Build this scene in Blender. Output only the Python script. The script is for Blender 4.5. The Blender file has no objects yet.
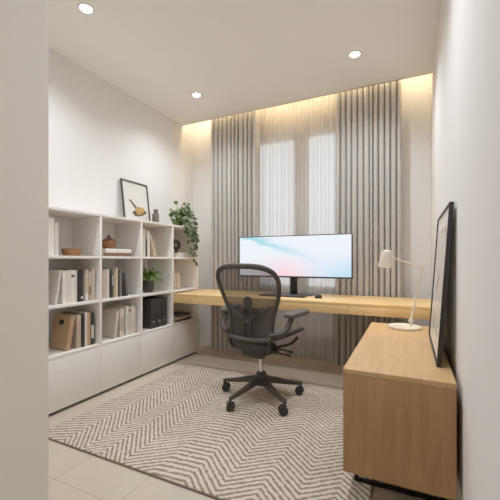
import bpy, bmesh, math, random
from mathutils import Vector, Matrix, Euler

random.seed(7)
PI = math.pi
sc = bpy.context.scene
col = sc.collection
R = math.radians


# ------------------------------------------------------------------ materials
def lin(c):
    c = c / 255.0
    return c / 12.92 if c <= 0.04045 else ((c + 0.055) / 1.055) ** 2.4


def rgb(r, g, b):
    return (lin(r), lin(g), lin(b), 1.0)


def new_mat(name):
    m = bpy.data.materials.new(name)
    m.use_nodes = True
    nt = m.node_tree
    nt.nodes.clear()
    out = nt.nodes.new('ShaderNodeOutputMaterial')
    return m, nt, out


def N(nt, t, **kw):
    n = nt.nodes.new(t)
    for k, v in kw.items():
        if hasattr(n, k):
            setattr(n, k, v)
        else:
            n.inputs[k].default_value = v
    return n


def plain(name, c, rough=0.5, metal=0.0, var=0.04, scale=30, bump=0.0, spec=0.5, bscale=None):
    """a principled material with a little procedural tone variation"""
    m, nt, out = new_mat(name)
    b = N(nt, 'ShaderNodeBsdfPrincipled')
    b.inputs['Roughness'].default_value = rough
    b.inputs['Metallic'].default_value = metal
    b.inputs['Specular IOR Level'].default_value = spec
    tc = N(nt, 'ShaderNodeTexCoord')
    nz = N(nt, 'ShaderNodeTexNoise')
    nz.inputs['Scale'].default_value = scale
    nz.inputs['Detail'].default_value = 4
    nt.links.new(tc.outputs['Object'], nz.inputs['Vector'])
    cr = N(nt, 'ShaderNodeValToRGB')
    cr.color_ramp.elements[0].position = 0.3
    cr.color_ramp.elements[1].position = 0.7
    cr.color_ramp.elements[0].color = [x * (1 - var) for x in c[:3]] + [1]
    cr.color_ramp.elements[1].color = [min(1, x * (1 + var)) for x in c[:3]] + [1]
    nt.links.new(nz.outputs['Fac'], cr.inputs['Fac'])
    nt.links.new(cr.outputs['Color'], b.inputs['Base Color'])
    if bump > 0:
        nb = N(nt, 'ShaderNodeTexNoise')
        nb.inputs['Scale'].default_value = bscale or scale * 8
        nt.links.new(tc.outputs['Object'], nb.inputs['Vector'])
        bp = N(nt, 'ShaderNodeBump')
        bp.inputs['Strength'].default_value = bump
        bp.inputs['Distance'].default_value = 0.002
        nt.links.new(nb.outputs['Fac'], bp.inputs['Height'])
        nt.links.new(bp.outputs['Normal'], b.inputs['Normal'])
    nt.links.new(b.outputs['BSDF'], out.inputs['Surface'])
    return m


def emit(name, c, s):
    m, nt, out = new_mat(name)
    e = N(nt, 'ShaderNodeEmission')
    e.inputs['Color'].default_value = c
    e.inputs['Strength'].default_value = s
    nt.links.new(e.outputs[0], out.inputs['Surface'])
    return m


def wood(name, c0, c1, scale=(1, 1, 1), rough=0.5, ring=3.0):
    m, nt, out = new_mat(name)
    b = N(nt, 'ShaderNodeBsdfPrincipled')
    b.inputs['Roughness'].default_value = rough
    b.inputs['Specular IOR Level'].default_value = 0.35
    tc = N(nt, 'ShaderNodeTexCoord')
    mp = N(nt, 'ShaderNodeMapping')
    mp.inputs['Scale'].default_value = scale
    nt.links.new(tc.outputs['Object'], mp.inputs['Vector'])
    n1 = N(nt, 'ShaderNodeTexNoise')
    n1.inputs['Scale'].default_value = ring
    n1.inputs['Detail'].default_value = 6
    n1.inputs['Roughness'].default_value = 0.65
    n1.inputs['Distortion'].default_value = 0.6
    n2 = N(nt, 'ShaderNodeTexNoise')
    n2.inputs['Scale'].default_value = ring * 9
    n2.inputs['Detail'].default_value = 3
    for n in (n1, n2):
        nt.links.new(mp.outputs['Vector'], n.inputs['Vector'])
    mx = N(nt, 'ShaderNodeMath', operation='MULTIPLY_ADD')
    mx.inputs[1].default_value = 0.35
    nt.links.new(n2.outputs['Fac'], mx.inputs[0])
    ml = N(nt, 'ShaderNodeMath', operation='MULTIPLY')
    ml.inputs[1].default_value = 0.65
    nt.links.new(n1.outputs['Fac'], ml.inputs[0])
    nt.links.new(ml.outputs[0], mx.inputs[2])
    cr = N(nt, 'ShaderNodeValToRGB')
    cr.color_ramp.elements[0].position = 0.36
    cr.color_ramp.elements[1].position = 0.64
    cr.color_ramp.elements[0].color = c0
    cr.color_ramp.elements[1].color = c1
    nt.links.new(mx.outputs[0], cr.inputs['Fac'])
    nt.links.new(cr.outputs['Color'], b.inputs['Base Color'])
    bp = N(nt, 'ShaderNodeBump')
    bp.inputs['Strength'].default_value = 0.08
    bp.inputs['Distance'].default_value = 0.002
    nt.links.new(mx.outputs[0], bp.inputs['Height'])
    nt.links.new(bp.outputs['Normal'], b.inputs['Normal'])
    nt.links.new(b.outputs['BSDF'], out.inputs['Surface'])
    return m


M = {}
M['wall'] = plain('wall_paint', rgb(232, 230, 228), 0.9, var=0.012, scale=2.0, bump=0.05, bscale=160, spec=0.2)
M['wall_entry'] = plain('entry_wall_paint', rgb(236, 230, 222), 0.85, var=0.015, scale=2.0, bump=0.05, bscale=160, spec=0.2)
M['ceiling'] = plain('ceiling_paint', rgb(240, 236, 230), 0.95, var=0.01, scale=2.0, spec=0.1)
M['white_lacquer'] = plain('white_lacquer', rgb(236, 232, 227), 0.5, var=0.012, scale=4, spec=0.4)
M['door_lacquer'] = plain('door_lacquer', rgb(233, 229, 224), 0.45, var=0.012, scale=4, spec=0.4)
M['plinth'] = plain('dark_plinth', rgb(60, 52, 46), 0.7)
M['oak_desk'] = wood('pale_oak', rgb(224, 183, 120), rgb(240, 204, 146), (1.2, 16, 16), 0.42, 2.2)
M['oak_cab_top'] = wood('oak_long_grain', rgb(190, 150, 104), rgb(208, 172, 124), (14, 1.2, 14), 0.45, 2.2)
M['oak_cab_side'] = wood('oak_upright_grain_shaded', rgb(156, 116, 76), rgb(178, 138, 94), (13, 13, 1.1), 0.5, 2.4)  # same oak as the top, with the sides' shade put into the colour
M['black_metal'] = plain('black_metal', rgb(28, 27, 26), 0.45, 0.6)
M['black_plastic'] = plain('black_plastic', rgb(26, 26, 27), 0.4)
M['frame_black'] = plain('black_frame_wood', rgb(34, 31, 29), 0.45)
M['frame_brown'] = plain('dark_brown_frame', rgb(60, 52, 46), 0.5)
M['chair_plastic'] = plain('chair_graphite', rgb(60, 54, 49), 0.5, var=0.06)
M['chair_dark'] = plain('chair_dark_graphite', rgb(44, 41, 38), 0.5, var=0.06)
M['chair_arm'] = plain('chair_arm_pad', rgb(84, 79, 75), 0.65, var=0.05, bump=0.1)
M['chrome'] = plain('chrome', rgb(215, 212, 208), 0.18, 1.0)
M['rubber'] = plain('black_rubber', rgb(34, 32, 30), 0.6)
M['lamp_cream'] = plain('cream_metal', rgb(226, 214, 196), 0.42, var=0.01)
M['copper'] = plain('copper_glaze', rgb(150, 102, 70), 0.35, 0.4, var=0.15, scale=12)
M['bowl_wood'] = wood('bowl_wood', rgb(146, 100, 60), rgb(172, 124, 80), (2, 2, 14), 0.5, 3)
M['dark_ceramic'] = plain('dark_ceramic', rgb(60, 57, 54), 0.6, var=0.12, bump=0.15)
M['ornament_grey'] = plain('ornament_grey', rgb(104, 96, 88), 0.7, var=0.1)
M['sculpture'] = plain('dark_sculpture', rgb(52, 46, 43), 0.5, var=0.15)
M['white_ceramic'] = plain('white_ceramic', rgb(226, 221, 214), 0.35)
M['paper'] = plain('paper', rgb(246, 243, 238), 0.9, var=0.03)
M['pages'] = plain('page_edges', rgb(222, 212, 196), 0.95, var=0.06, scale=80)
M['soil'] = plain('soil', rgb(52, 40, 32), 0.95, var=0.3)
M['stem'] = plain('plant_stem', rgb(96, 110, 60), 0.6)
M['gold'] = plain('painted_gold', rgb(206, 160, 80), 0.7, var=0.18, scale=25)
M['brown_ink'] = plain('painted_brown', rgb(92, 66, 46), 0.85, var=0.15)
M['grey_ink'] = plain('painted_grey', rgb(120, 114, 108), 0.9, var=0.15)
M['led'] = emit('led_strip_light', (1.0, 0.76, 0.42, 1), 8)
M['lens'] = emit('downlight_lens', (1.0, 0.93, 0.82, 1), 22)
M['lamp_bulb'] = emit('lamp_bulb', (1.0, 0.9, 0.75, 1), 5)


def leaf_mat(name, c0, c1):
    m, nt, out = new_mat(name)
    b = N(nt, 'ShaderNodeBsdfPrincipled')
    b.inputs['Roughness'].default_value = 0.4
    tc = N(nt, 'ShaderNodeTexCoord')
    nz = N(nt, 'ShaderNodeTexNoise')
    nz.inputs['Scale'].default_value = 22
    cr = N(nt, 'ShaderNodeValToRGB')
    cr.color_ramp.elements[0].position = 0.35
    cr.color_ramp.elements[1].position = 0.68
    cr.color_ramp.elements[0].color = c0
    cr.color_ramp.elements[1].color = c1
    nt.links.new(tc.outputs['Object'], nz.inputs['Vector'])
    nt.links.new(nz.outputs['Fac'], cr.inputs['Fac'])
    nt.links.new(cr.outputs['Color'], b.inputs['Base Color'])
    tr = N(nt, 'ShaderNodeBsdfTranslucent')
    nt.links.new(cr.outputs['Color'], tr.inputs['Color'])
    mx = N(nt, 'ShaderNodeMixShader')
    mx.inputs[0].default_value = 0.25
    nt.links.new(b.outputs[0], mx.inputs[1])
    nt.links.new(tr.outputs[0], mx.inputs[2])
    nt.links.new(mx.outputs[0], out.inputs['Surface'])
    return m


M['leaf_vine'] = leaf_mat('vine_leaf', rgb(44, 70, 30), rgb(112, 138, 78))
M['leaf_fern'] = leaf_mat('strap_leaf', rgb(60, 94, 36), rgb(142, 172, 80))


def fabric(name, c, trans=0.2, weave=500):
    m, nt, out = new_mat(name)
    tc = N(nt, 'ShaderNodeTexCoord')
    nz = N(nt, 'ShaderNodeTexNoise')
    nz.inputs['Scale'].default_value = 60
    nz.inputs['Detail'].default_value = 5
    mp = N(nt, 'ShaderNodeMapping')
    mp.inputs['Scale'].default_value = (3, 3, 3)
    nt.links.new(tc.outputs['Object'], mp.inputs['Vector'])
    nt.links.new(mp.outputs[0], nz.inputs['Vector'])
    cr = N(nt, 'ShaderNodeValToRGB')
    cr.color_ramp.elements[0].color = [x * 0.97 for x in c[:3]] + [1]
    cr.color_ramp.elements[1].color = [x * 1.03 for x in c[:3]] + [1]
    nt.links.new(nz.outputs['Fac'], cr.inputs['Fac'])
    d = N(nt, 'ShaderNodeBsdfPrincipled')
    d.inputs['Roughness'].default_value = 0.95
    d.inputs['Specular IOR Level'].default_value = 0.1
    t = N(nt, 'ShaderNodeBsdfTranslucent')
    nt.links.new(cr.outputs[0], d.inputs['Base Color'])
    nt.links.new(cr.outputs[0], t.inputs['Color'])
    mx = N(nt, 'ShaderNodeMixShader')
    mx.inputs[0].default_value = trans
    nt.links.new(d.outputs[0], mx.inputs[1])
    nt.links.new(t.outputs[0], mx.inputs[2])
    nt.links.new(mx.outputs[0], out.inputs['Surface'])
    return m


M['drape'] = fabric('grey_drape', rgb(194, 190, 185), 0.05)


def sheer_mat():
    m, nt, out = new_mat('sheer_voile')
    d = N(nt, 'ShaderNodeBsdfDiffuse')
    d.inputs['Color'].default_value = rgb(206, 200, 193)
    t = N(nt, 'ShaderNodeBsdfTranslucent')
    t.inputs['Color'].default_value = rgb(240, 238, 236)
    tp = N(nt, 'ShaderNodeBsdfTransparent')
    a = N(nt, 'ShaderNodeMixShader')
    a.inputs[0].default_value = 0.45
    nt.links.new(d.outputs[0], a.inputs[1])
    nt.links.new(t.outputs[0], a.inputs[2])
    b = N(nt, 'ShaderNodeMixShader')
    b.inputs[0].default_value = 0.25
    nt.links.new(a.outputs[0], b.inputs[1])
    nt.links.new(tp.outputs[0], b.inputs[2])
    nt.links.new(b.outputs[0], out.inputs['Surface'])
    return m


M['sheer'] = sheer_mat()


def glass_mat(name, gloss=0.08):
    m, nt, out = new_mat(name)
    tp = N(nt, 'ShaderNodeBsdfTransparent')
    g = N(nt, 'ShaderNodeBsdfGlossy')
    g.inputs['Roughness'].default_value = 0.03
    lw = N(nt, 'ShaderNodeFresnel')
    lw.inputs['IOR'].default_value = 1.4
    ml = N(nt, 'ShaderNodeMath', operation='MULTIPLY')
    ml.inputs[1].default_value = gloss * 10
    nt.links.new(lw.outputs[0], ml.inputs[0])
    mx = N(nt, 'ShaderNodeMixShader')
    nt.links.new(ml.outputs[0], mx.inputs[0])
    nt.links.new(tp.outputs[0], mx.inputs[1])
    nt.links.new(g.outputs[0], mx.inputs[2])
    nt.links.new(mx.outputs[0], out.inputs['Surface'])
    return m


M['glass'] = glass_mat('window_glass', 0.06)
M['picture_glass'] = glass_mat('picture_glass', 0.025)


def mesh_fabric():
    """see-through woven chair suspension"""
    m, nt, out = new_mat('chair_mesh')
    d = N(nt, 'ShaderNodeBsdfPrincipled')
    d.inputs['Roughness'].default_value = 0.7
    d.inputs['Base Color'].default_value = rgb(64, 56, 50)
    tp = N(nt, 'ShaderNodeBsdfTransparent')
    tc = N(nt, 'ShaderNodeTexCoord')
    wv = N(nt, 'ShaderNodeTexWave', wave_type='BANDS', bands_direction='Z')
    wv.inputs['Scale'].default_value = 45
    wv.inputs['Distortion'].default_value = 0.4
    nt.links.new(tc.outputs['Object'], wv.inputs['Vector'])
    mr = N(nt, 'ShaderNodeMapRange')
    mr.inputs['To Min'].default_value = 0.18
    mr.inputs['To Max'].default_value = 0.32
    nt.links.new(wv.outputs['Fac'], mr.inputs['Value'])
    mx = N(nt, 'ShaderNodeMixShader')
    sp = N(nt, 'ShaderNodeSeparateXYZ')
    nt.links.new(tc.outputs['Object'], sp.inputs[0])
    dn = N(nt, 'ShaderNodeMapRange')
    dn.inputs['From Min'].default_value = .52
    dn.inputs['From Max'].default_value = .86
    dn.inputs['To Min'].default_value = .25
    dn.inputs['To Max'].default_value = 1.25
    nt.links.new(sp.outputs['Z'], dn.inputs['Value'])
    mm = N(nt, 'ShaderNodeMath', operation='MULTIPLY')
    nt.links.new(mr.outputs[0], mm.inputs[0])
    nt.links.new(dn.outputs[0], mm.inputs[1])
    nt.links.new(mm.outputs[0], mx.inputs[0])
    nt.links.new(d.outputs[0], mx.inputs[1])
    nt.links.new(tp.outputs[0], mx.inputs[2])
    nt.links.new(mx.outputs[0], out.inputs['Surface'])
    return m


M['chair_mesh'] = mesh_fabric()


def tile_mat():
    m, nt, out = new_mat('floor_tile')
    b = N(nt, 'ShaderNodeBsdfPrincipled')
    b.inputs['Roughness'].default_value = 0.42
    b.inputs['Specular IOR Level'].default_value = 0.35
    tc = N(nt, 'ShaderNodeTexCoord')
    mp = N(nt, 'ShaderNodeMapping')
    # grout lines at y = 1.05 + 0.8k, x = -1.14 + 0.4k
    mp.inputs['Location'].default_value = (1.14, -1.05 + 8.0, 0)
    mp.inputs['Scale'].default_value = (1, 1, 1)
    nt.links.new(tc.outputs['Object'], mp.inputs['Vector'])
    br = N(nt, 'ShaderNodeTexBrick')
    br.offset = 0.0
    br.inputs['Scale'].default_value = 1.0
    br.inputs['Brick Width'].default_value = 0.4
    br.inputs['Row Height'].default_value = 0.8
    br.inputs['Mortar Size'].default_value = 0.003
    br.inputs['Mortar Smooth'].default_value = 0.3
    br.inputs['Color1'].default_value = rgb(199, 187, 169)
    br.inputs['Color2'].default_value = rgb(194, 182, 164)
    br.inputs['Mortar'].default_value = rgb(172, 158, 138)
    nt.links.new(mp.outputs[0], br.inputs['Vector'])
    nz = N(nt, 'ShaderNodeTexNoise')
    nz.inputs['Scale'].default_value = 5
    nz.inputs['Detail'].default_value = 8
    nt.links.new(tc.outputs['Object'], nz.inputs['Vector'])
    mr = N(nt, 'ShaderNodeMapRange')
    mr.inputs['To Min'].default_value = 0.9
    mr.inputs['To Max'].default_value = 1.06
    nt.links.new(nz.outputs['Fac'], mr.inputs['Value'])
    mul = N(nt, 'ShaderNodeVectorMath', operation='MULTIPLY')
    nt.links.new(br.outputs['Color'], mul.inputs[0])
    nt.links.new(mr.outputs[0], mul.inputs[1])
    nt.links.new(mul.outputs[0], b.inputs['Base Color'])
    nt.links.new(b.outputs[0], out.inputs['Surface'])
    return m


M['tile'] = tile_mat()


def rug_mat():
    """woven chevron: stripes of Y + g(X), where g is a zigzag over the columns"""
    m, nt, out = new_mat('chevron_rug')
    cols = [(-2.0, .6), (-1.80, -1.15), (-1.63, .9), (-1.50, -1.15), (-1.34, .8), (-1.14, .12),
            (-.953, -.85), (-.785, .8), (-.615, -.85), (-.445, .8), (-.295, -.85), (-.1, 0)]
    xs = [c[0] for c in cols]
    g = [0.0]
    for i in range(len(cols) - 1):
        g.append(g[-1] - cols[i][1] * (xs[i + 1] - xs[i]))
    lo, hi = min(g), max(g)
    b = N(nt, 'ShaderNodeBsdfPrincipled')
    b.inputs['Roughness'].default_value = 0.95
    b.inputs['Specular IOR Level'].default_value = 0.1
    tc = N(nt, 'ShaderNodeTexCoord')
    # slight wobble so that stripes look hand woven
    nw = N(nt, 'ShaderNodeTexNoise')
    nw.inputs['Scale'].default_value = 30
    nt.links.new(tc.outputs['Object'], nw.inputs['Vector'])
    sep = N(nt, 'ShaderNodeSeparateXYZ')
    nt.links.new(tc.outputs['Object'], sep.inputs[0])
    mr = N(nt, 'ShaderNodeMapRange')
    mr.inputs['From Min'].default_value = xs[0]
    mr.inputs['From Max'].default_value = xs[-1]
    nt.links.new(sep.outputs['X'], mr.inputs['Value'])
    fc = N(nt, 'ShaderNodeFloatCurve')
    cv = fc.mapping.curves[0]
    pts = [((x - xs[0]) / (xs[-1] - xs[0]), (v - lo) / (hi - lo)) for x, v in zip(xs, g)]
    cv.points[0].location = pts[0]
    cv.points[1].location = pts[-1]
    for p in pts[1:-1]:
        cv.points.new(*p)
    for p in cv.points:
        p.handle_type = 'VECTOR'
    fc.mapping.update()
    nt.links.new(mr.outputs[0], fc.inputs['Value'])
    ma = N(nt, 'ShaderNodeMath', operation='MULTIPLY_ADD')
    ma.inputs[1].default_value = hi - lo
    nt.links.new(fc.outputs[0], ma.inputs[0])
    nt.links.new(sep.outputs['Y'], ma.inputs[2])
    wob = N(nt, 'ShaderNodeMath', operation='MULTIPLY_ADD')
    wob.inputs[1].default_value = 0.012
    nt.links.new(nw.outputs['Fac'], wob.inputs[0])
    nt.links.new(ma.outputs[0], wob.inputs[2])
    sn = N(nt, 'ShaderNodeMath', operation='MULTIPLY')
    sn.inputs[1].default_value = 2 * PI / 0.037
    nt.links.new(wob.outputs[0], sn.inputs[0])
    si = N(nt, 'ShaderNodeMath', operation='SINE')
    nt.links.new(sn.outputs[0], si.inputs[0])
    # broken-up yarn
    ny = N(nt, 'ShaderNodeTexNoise')
    ny.inputs['Scale'].default_value = 55
    ny.inputs['Detail'].default_value = 3
    nt.links.new(tc.outputs['Object'], ny.inputs['Vector'])
    ad = N(nt, 'ShaderNodeMath', operation='MULTIPLY_ADD')
    ad.inputs[1].default_value = 3.4
    nt.links.new(ny.outputs['Fac'], ad.inputs[0])
    nt.links.new(si.outputs[0], ad.inputs[2])
    m2 = N(nt, 'ShaderNodeMapRange')
    m2.inputs['From Min'].default_value = 1.25
    m2.inputs['From Max'].default_value = 2.45
    nt.links.new(ad.outputs[0], m2.inputs['Value'])
    cr = N(nt, 'ShaderNodeValToRGB')
    cr.color_ramp.elements[0].color = rgb(215, 203, 187)
    cr.color_ramp.elements[1].color = rgb(143, 127, 111)
    nt.links.new(m2.outputs[0], cr.inputs['Fac'])
    nf = N(nt, 'ShaderNodeTexNoise')
    nf.inputs['Scale'].default_value = 380
    nt.links.new(tc.outputs['Object'], nf.inputs['Vector'])
    mf = N(nt, 'ShaderNodeMapRange')
    mf.inputs['To Min'].default_value = 0.75
    mf.inputs['To Max'].default_value = 1.2
    nt.links.new(nf.outputs['Fac'], mf.inputs['Value'])
    mul = N(nt, 'ShaderNodeVectorMath', operation='MULTIPLY')
    nt.links.new(cr.outputs[0], mul.inputs[0])
    nt.links.new(mf.outputs[0], mul.inputs[1])
    nt.links.new(mul.outputs[0], b.inputs['Base Color'])
    bp = N(nt, 'ShaderNodeBump')
    bp.inputs['Strength'].default_value = 0.5
    bp.inputs['Distance'].default_value = 0.004
    nt.links.new(nf.outputs['Fac'], bp.inputs['Height'])
    nt.links.new(bp.outputs[0], b.inputs['Normal'])
    nt.links.new(b.outputs[0], out.inputs['Surface'])
    return m


M['rug'] = rug_mat()
M['rug_edge'] = plain('rug_binding', rgb(120, 106, 92), 0.95, var=0.15, scale=90)


def screen_mat():
    """wallpaper on the monitor: soft sweep of teal, pink and pale blue"""
    m, nt, out = new_mat('monitor_picture')
    tc = N(nt, 'ShaderNodeTexCoord')
    sp = N(nt, 'ShaderNodeSeparateXYZ')
    nt.links.new(tc.outputs['UV'], sp.inputs[0])

    def math_(op, a, b=None, c=None):
        n = N(nt, 'ShaderNodeMath', operation=op)
        for i, v in enumerate((a, b, c)):
            if v is None:
                continue
            if isinstance(v, (int, float)):
                n.inputs[i].default_value = v
            else:
                nt.links.new(v, n.inputs[i])
        return n.outputs[0]

    u, v = sp.outputs['X'], sp.outputs['Y']
    mp = N(nt, 'ShaderNodeMapping')
    mp.inputs['Scale'].default_value = (2.2, 3.0, 1)
    mp.inputs['Rotation'].default_value = (0, 0, R(24))
    nt.links.new(tc.outputs['UV'], mp.inputs['Vector'])
    nz = N(nt, 'ShaderNodeTexNoise')
    nz.inputs['Scale'].default_value = 1.6
    nz.inputs['Detail'].default_value = 3
    nz.inputs['Distortion'].default_value = 0.6
    nt.links.new(mp.outputs[0], nz.inputs['Vector'])
    warp = math_('MULTIPLY_ADD', nz.outputs['Fac'], 0.3, -0.15)
    # signed distance from a curve falling from upper left to lower right
    d0 = math_('ADD', v, math_('MULTIPLY', u, 0.95))
    d = math_('ADD', d0, warp)

    def band(center, width):
        x = math_('DIVIDE', math_('SUBTRACT', d, center), width)
        return math_('POWER', 2.718, math_('MULTIPLY', math_('MULTIPLY', x, x), -1.0))

    def mixc(fac, a, colr):
        n = N(nt, 'ShaderNodeMix', data_type='RGBA')
        nt.links.new(fac, n.inputs[0])
        if isinstance(a, tuple):
            n.inputs[6].default_value = a
        else:
            nt.links.new(a, n.inputs[6])
        n.inputs[7].default_value = colr
        return n.outputs[2]

    base = (lin(226), lin(232), lin(240), 1)
    cpos = math_('MULTIPLY', math_('GREATER_THAN', 2.0, u), math_('SUBTRACT', 1.0, math_('MULTIPLY', u, 1.25)))
    cpos = math_('MAXIMUM', cpos, 0.0)
    c = mixc(math_('MULTIPLY', band(1.08, 0.10), cpos), base, rgb(120, 198, 214))
    c = mixc(math_('MULTIPLY', band(0.94, 0.07), cpos), c, rgb(228, 236, 238))
    lowleft = math_('MAXIMUM', math_('SUBTRACT', 1.0, math_('MULTIPLY', v, 1.7)), 0.0)
    pk = math_('MULTIPLY', lowleft, math_('MAXIMUM', math_('SUBTRACT', 1.0, math_('ABSOLUTE', math_('MULTIPLY', math_('SUBTRACT', u, 0.42), 2.6))), 0.0))
    c = mixc(pk, c, rgb(240, 196, 206))
    br = math_('MULTIPLY', lowleft, math_('MAXIMUM', math_('SUBTRACT', math_('MULTIPLY', u, 1.8), 1.0), 0.0))
    c = mixc(br, c, rgb(150, 200, 226))
    e = N(nt, 'ShaderNodeEmission')
    e.inputs['Strength'].default_value = 0.58
    nt.links.new(c, e.inputs['Color'])
    nt.links.new(e.outputs[0], out.inputs['Surface'])
    return m


M['screen'] = screen_mat()


def abstract_mat():
    """dark washes on pale paper for the big leaning picture"""
    m, nt, out = new_mat('abstract_print')
    tc = N(nt, 'ShaderNodeTexCoord')
    nz = N(nt, 'ShaderNodeTexNoise')
    nz.inputs['Scale'].default_value = 4.0
    nz.inputs['Detail'].default_value = 5
    nz.inputs['Distortion'].default_value = 1.2
    nt.links.new(tc.outputs['Object'], nz.inputs['Vector'])
    cr = N(nt, 'ShaderNodeValToRGB')
    e = cr.color_ramp.elements
    e[0].position = 0.30
    e[0].color = rgb(84, 78, 74)
    e[1].position = 0.43
    e[1].color = rgb(232, 226, 218)
    k = cr.color_ramp.elements.new(0.37)
    k.color = rgb(178, 168, 156)
    nt.links.new(nz.outputs['Fac'], cr.inputs['Fac'])
    b = N(nt, 'ShaderNodeBsdfPrincipled')
    b.inputs['Roughness'].default_value = 0.8
    nt.links.new(cr.outputs[0], b.inputs['Base Color'])
    nt.links.new(b.outputs[0], out.inputs['Surface'])
    return m


M['abstract'] = abstract_mat()

_cc = {}


def cover_mat(c):
    if c not in _cc:
        _cc[c] = plain('book_cover', rgb(*c), 0.6, var=0.07, scale=18)
    return _cc[c]


# ------------------------------------------------------------------ geometry helpers
def join_bm(dst, src, mat=None):
    if mat is not None:
        bmesh.ops.transform(src, matrix=mat, verts=src.verts)
    me = bpy.data.meshes.new('tmp')
    src.to_mesh(me)
    src.free()
    dst.from_mesh(me)
    bpy.data.meshes.remove(me)
    return dst


def box(bm, lo, hi, bev=0.0, seg=2, mat=None):
    t = bmesh.new()
    bmesh.ops.create_cube(t, size=1.0)
    s = [hi[i] - lo[i] for i in range(3)]
    c = [(hi[i] + lo[i]) / 2 for i in range(3)]
    for v in t.verts:
        v.co = Vector([v.co[i] * s[i] + c[i] for i in range(3)])
    if bev > 0:
        bmesh.ops.bevel(t, geom=list(t.edges), offset=min(bev, min(s) * 0.45), segments=seg, profile=0.5, affect='EDGES')
    return join_bm(bm, t, mat)


def lathe(bm, prof, n=32, mat=None, cap=True):
    """revolve (radius, z) points around z"""
    t = bmesh.new()
    rings = []
    for r, z in prof:
        if r < 1e-5:
            rings.append([t.verts.new((0, 0, z))])
        else:
            rings.append([t.verts.new((r * math.cos(2 * PI * i / n), r * math.sin(2 * PI * i / n), z)) for i in range(n)])
    for a, b in zip(rings, rings[1:]):
        for i in range(n):
            j = (i + 1) % n
            if len(a) == 1 and len(b) == 1:
                continue
            if len(a) == 1:
                t.faces.new((a[0], b[j], b[i]))
            elif len(b) == 1:
                t.faces.new((a[i], a[j], b[0]))
            else:
                t.faces.new((a[i], a[j], b[j], b[i]))
    if cap:
        if len(rings[0]) > 1:
            t.faces.new(list(reversed(rings[0])))
        if len(rings[-1]) > 1:
            t.faces.new(rings[-1])
    bmesh.ops.recalc_face_normals(t, faces=t.faces)
    return join_bm(bm, t, mat)


def smooth_path(pts, sub=6, closed=False):
    """Catmull-Rom through the points"""
    P = [Vector(p) for p in pts]
    n = len(P)
    out = []
    rng = n if closed else n - 1
    for i in range(rng):
        if closed:
            p0, p1, p2, p3 = P[(i - 1) % n], P[i], P[(i + 1) % n], P[(i + 2) % n]
        else:
            p0, p1, p2, p3 = P[max(i - 1, 0)], P[i], P[i + 1], P[min(i + 2, n - 1)]
        for k in range(sub):
            t = k / sub
            out.append(0.5 * ((2 * p1) + (-p0 + p2) * t + (2 * p0 - 5 * p1 + 4 * p2 - p3) * t * t + (-p0 + 3 * p1 - 3 * p2 + p3) * t ** 3))
    if not closed:
        out.append(P[-1])
    return out


def tube(bm, path, r, n=10, closed=False, flat=1.0, up=None, mat=None):
    """sweep a circle (or an ellipse, flat<1) along the path; r is a number or a list"""
    P = [Vector(p) for p in path]
    m = len(P)
    rs = r if isinstance(r, (list, tuple)) else [r] * m
    t = bmesh.new()
    rings = []
    ref = Vector(up) if up else None
    prev = None
    for i in range(m):
        if closed:
            tan = (P[(i + 1) % m] - P[(i - 1) % m]).normalized()
        else:
            tan = (P[min(i + 1, m - 1)] - P[max(i - 1, 0)]).normalized()
        if ref is not None:
            a = ref
        elif prev is None:
            a = Vector((0, 0, 1)) if abs(tan.z) < 0.9 else Vector((1, 0, 0))
        else:
            a = prev
        side = a.cross(tan)
        if side.length < 1e-6:
            side = Vector((1, 0, 0))
        side.normalize()
        u = tan.cross(side).normalized()
        prev = u
        rings.append([t.verts.new(P[i] + side * (rs[i] * math.cos(2 * PI * k / n)) + u * (rs[i] * flat * math.sin(2 * PI * k / n))) for k in range(n)])
    last = m if closed else m - 1
    for i in range(last):
        a, b = rings[i], rings[(i + 1) % m]
        for k in range(n):
            j = (k + 1) % n
            t.faces.new((a[k], a[j], b[j], b[k]))
    if not closed:
        t.faces.new(list(reversed(rings[0])))
        t.faces.new(rings[-1])
    bmesh.ops.recalc_face_normals(t, faces=t.faces)
    return join_bm(bm, t, mat)


def grid(bm, fn, nu, nv, mat=None):
    t = bmesh.new()
    V = [[t.verts.new(fn(i / nu, j / nv)) for j in range(nv + 1)] for i in range(nu + 1)]
    for i in range(nu):
        for j in range(nv):
            t.faces.new((V[i][j], V[i + 1][j], V[i + 1][j + 1], V[i][j + 1]))
    return join_bm(bm, t, mat)


def prism(bm, pts, h, mat=None):
    """extrude a flat outline (x, y) by h along z"""
    t = bmesh.new()
    a = [t.verts.new((p[0], p[1], 0)) for p in pts]
    b = [t.verts.new((p[0], p[1], h)) for p in pts]
    t.faces.new(list(reversed(a)))
    t.faces.new(b)
    n = len(pts)
    for i in range(n):
        j = (i + 1) % n
        t.faces.new((a[i], a[j], b[j], b[i]))
    bmesh.ops.recalc_face_normals(t, faces=t.faces)
    return join_bm(bm, t, mat)


def obj(name, bm, mat, parent=None, loc=None, angle=35):
    me = bpy.data.meshes.new(name)
    bm.to_mesh(me)
    bm.free()
    me.polygons.foreach_set('use_smooth', [True] * len(me.polygons))
    me.set_sharp_from_angle(angle=R(angle))
    me.materials.append(mat)
    o = bpy.data.objects.new(name, me)
    col.objects.link(o)
    if parent is not None:
        o.parent = parent
    if loc is not None:
        o.location = loc
    return o


def thing(name, label, cat, loc=(0, 0, 0), rot=(0, 0, 0), group=None):
    o = bpy.data.objects.new(name, None)
    o.empty_display_size = 0.1
    col.objects.link(o)
    o.location = loc
    o.rotation_euler = rot
    o['label'] = label
    o['category'] = cat
    if group:
        o['group'] = group
    return o


def tag(o, label, cat, group=None):
    o['label'] = label
    o['category'] = cat
    if group:
        o['group'] = group
    return o


def struct(name, bm, mat, parent=None):
    o = obj(name, bm, mat, parent)
    if parent is None:
        o['kind'] = 'structure'
    return o


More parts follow.
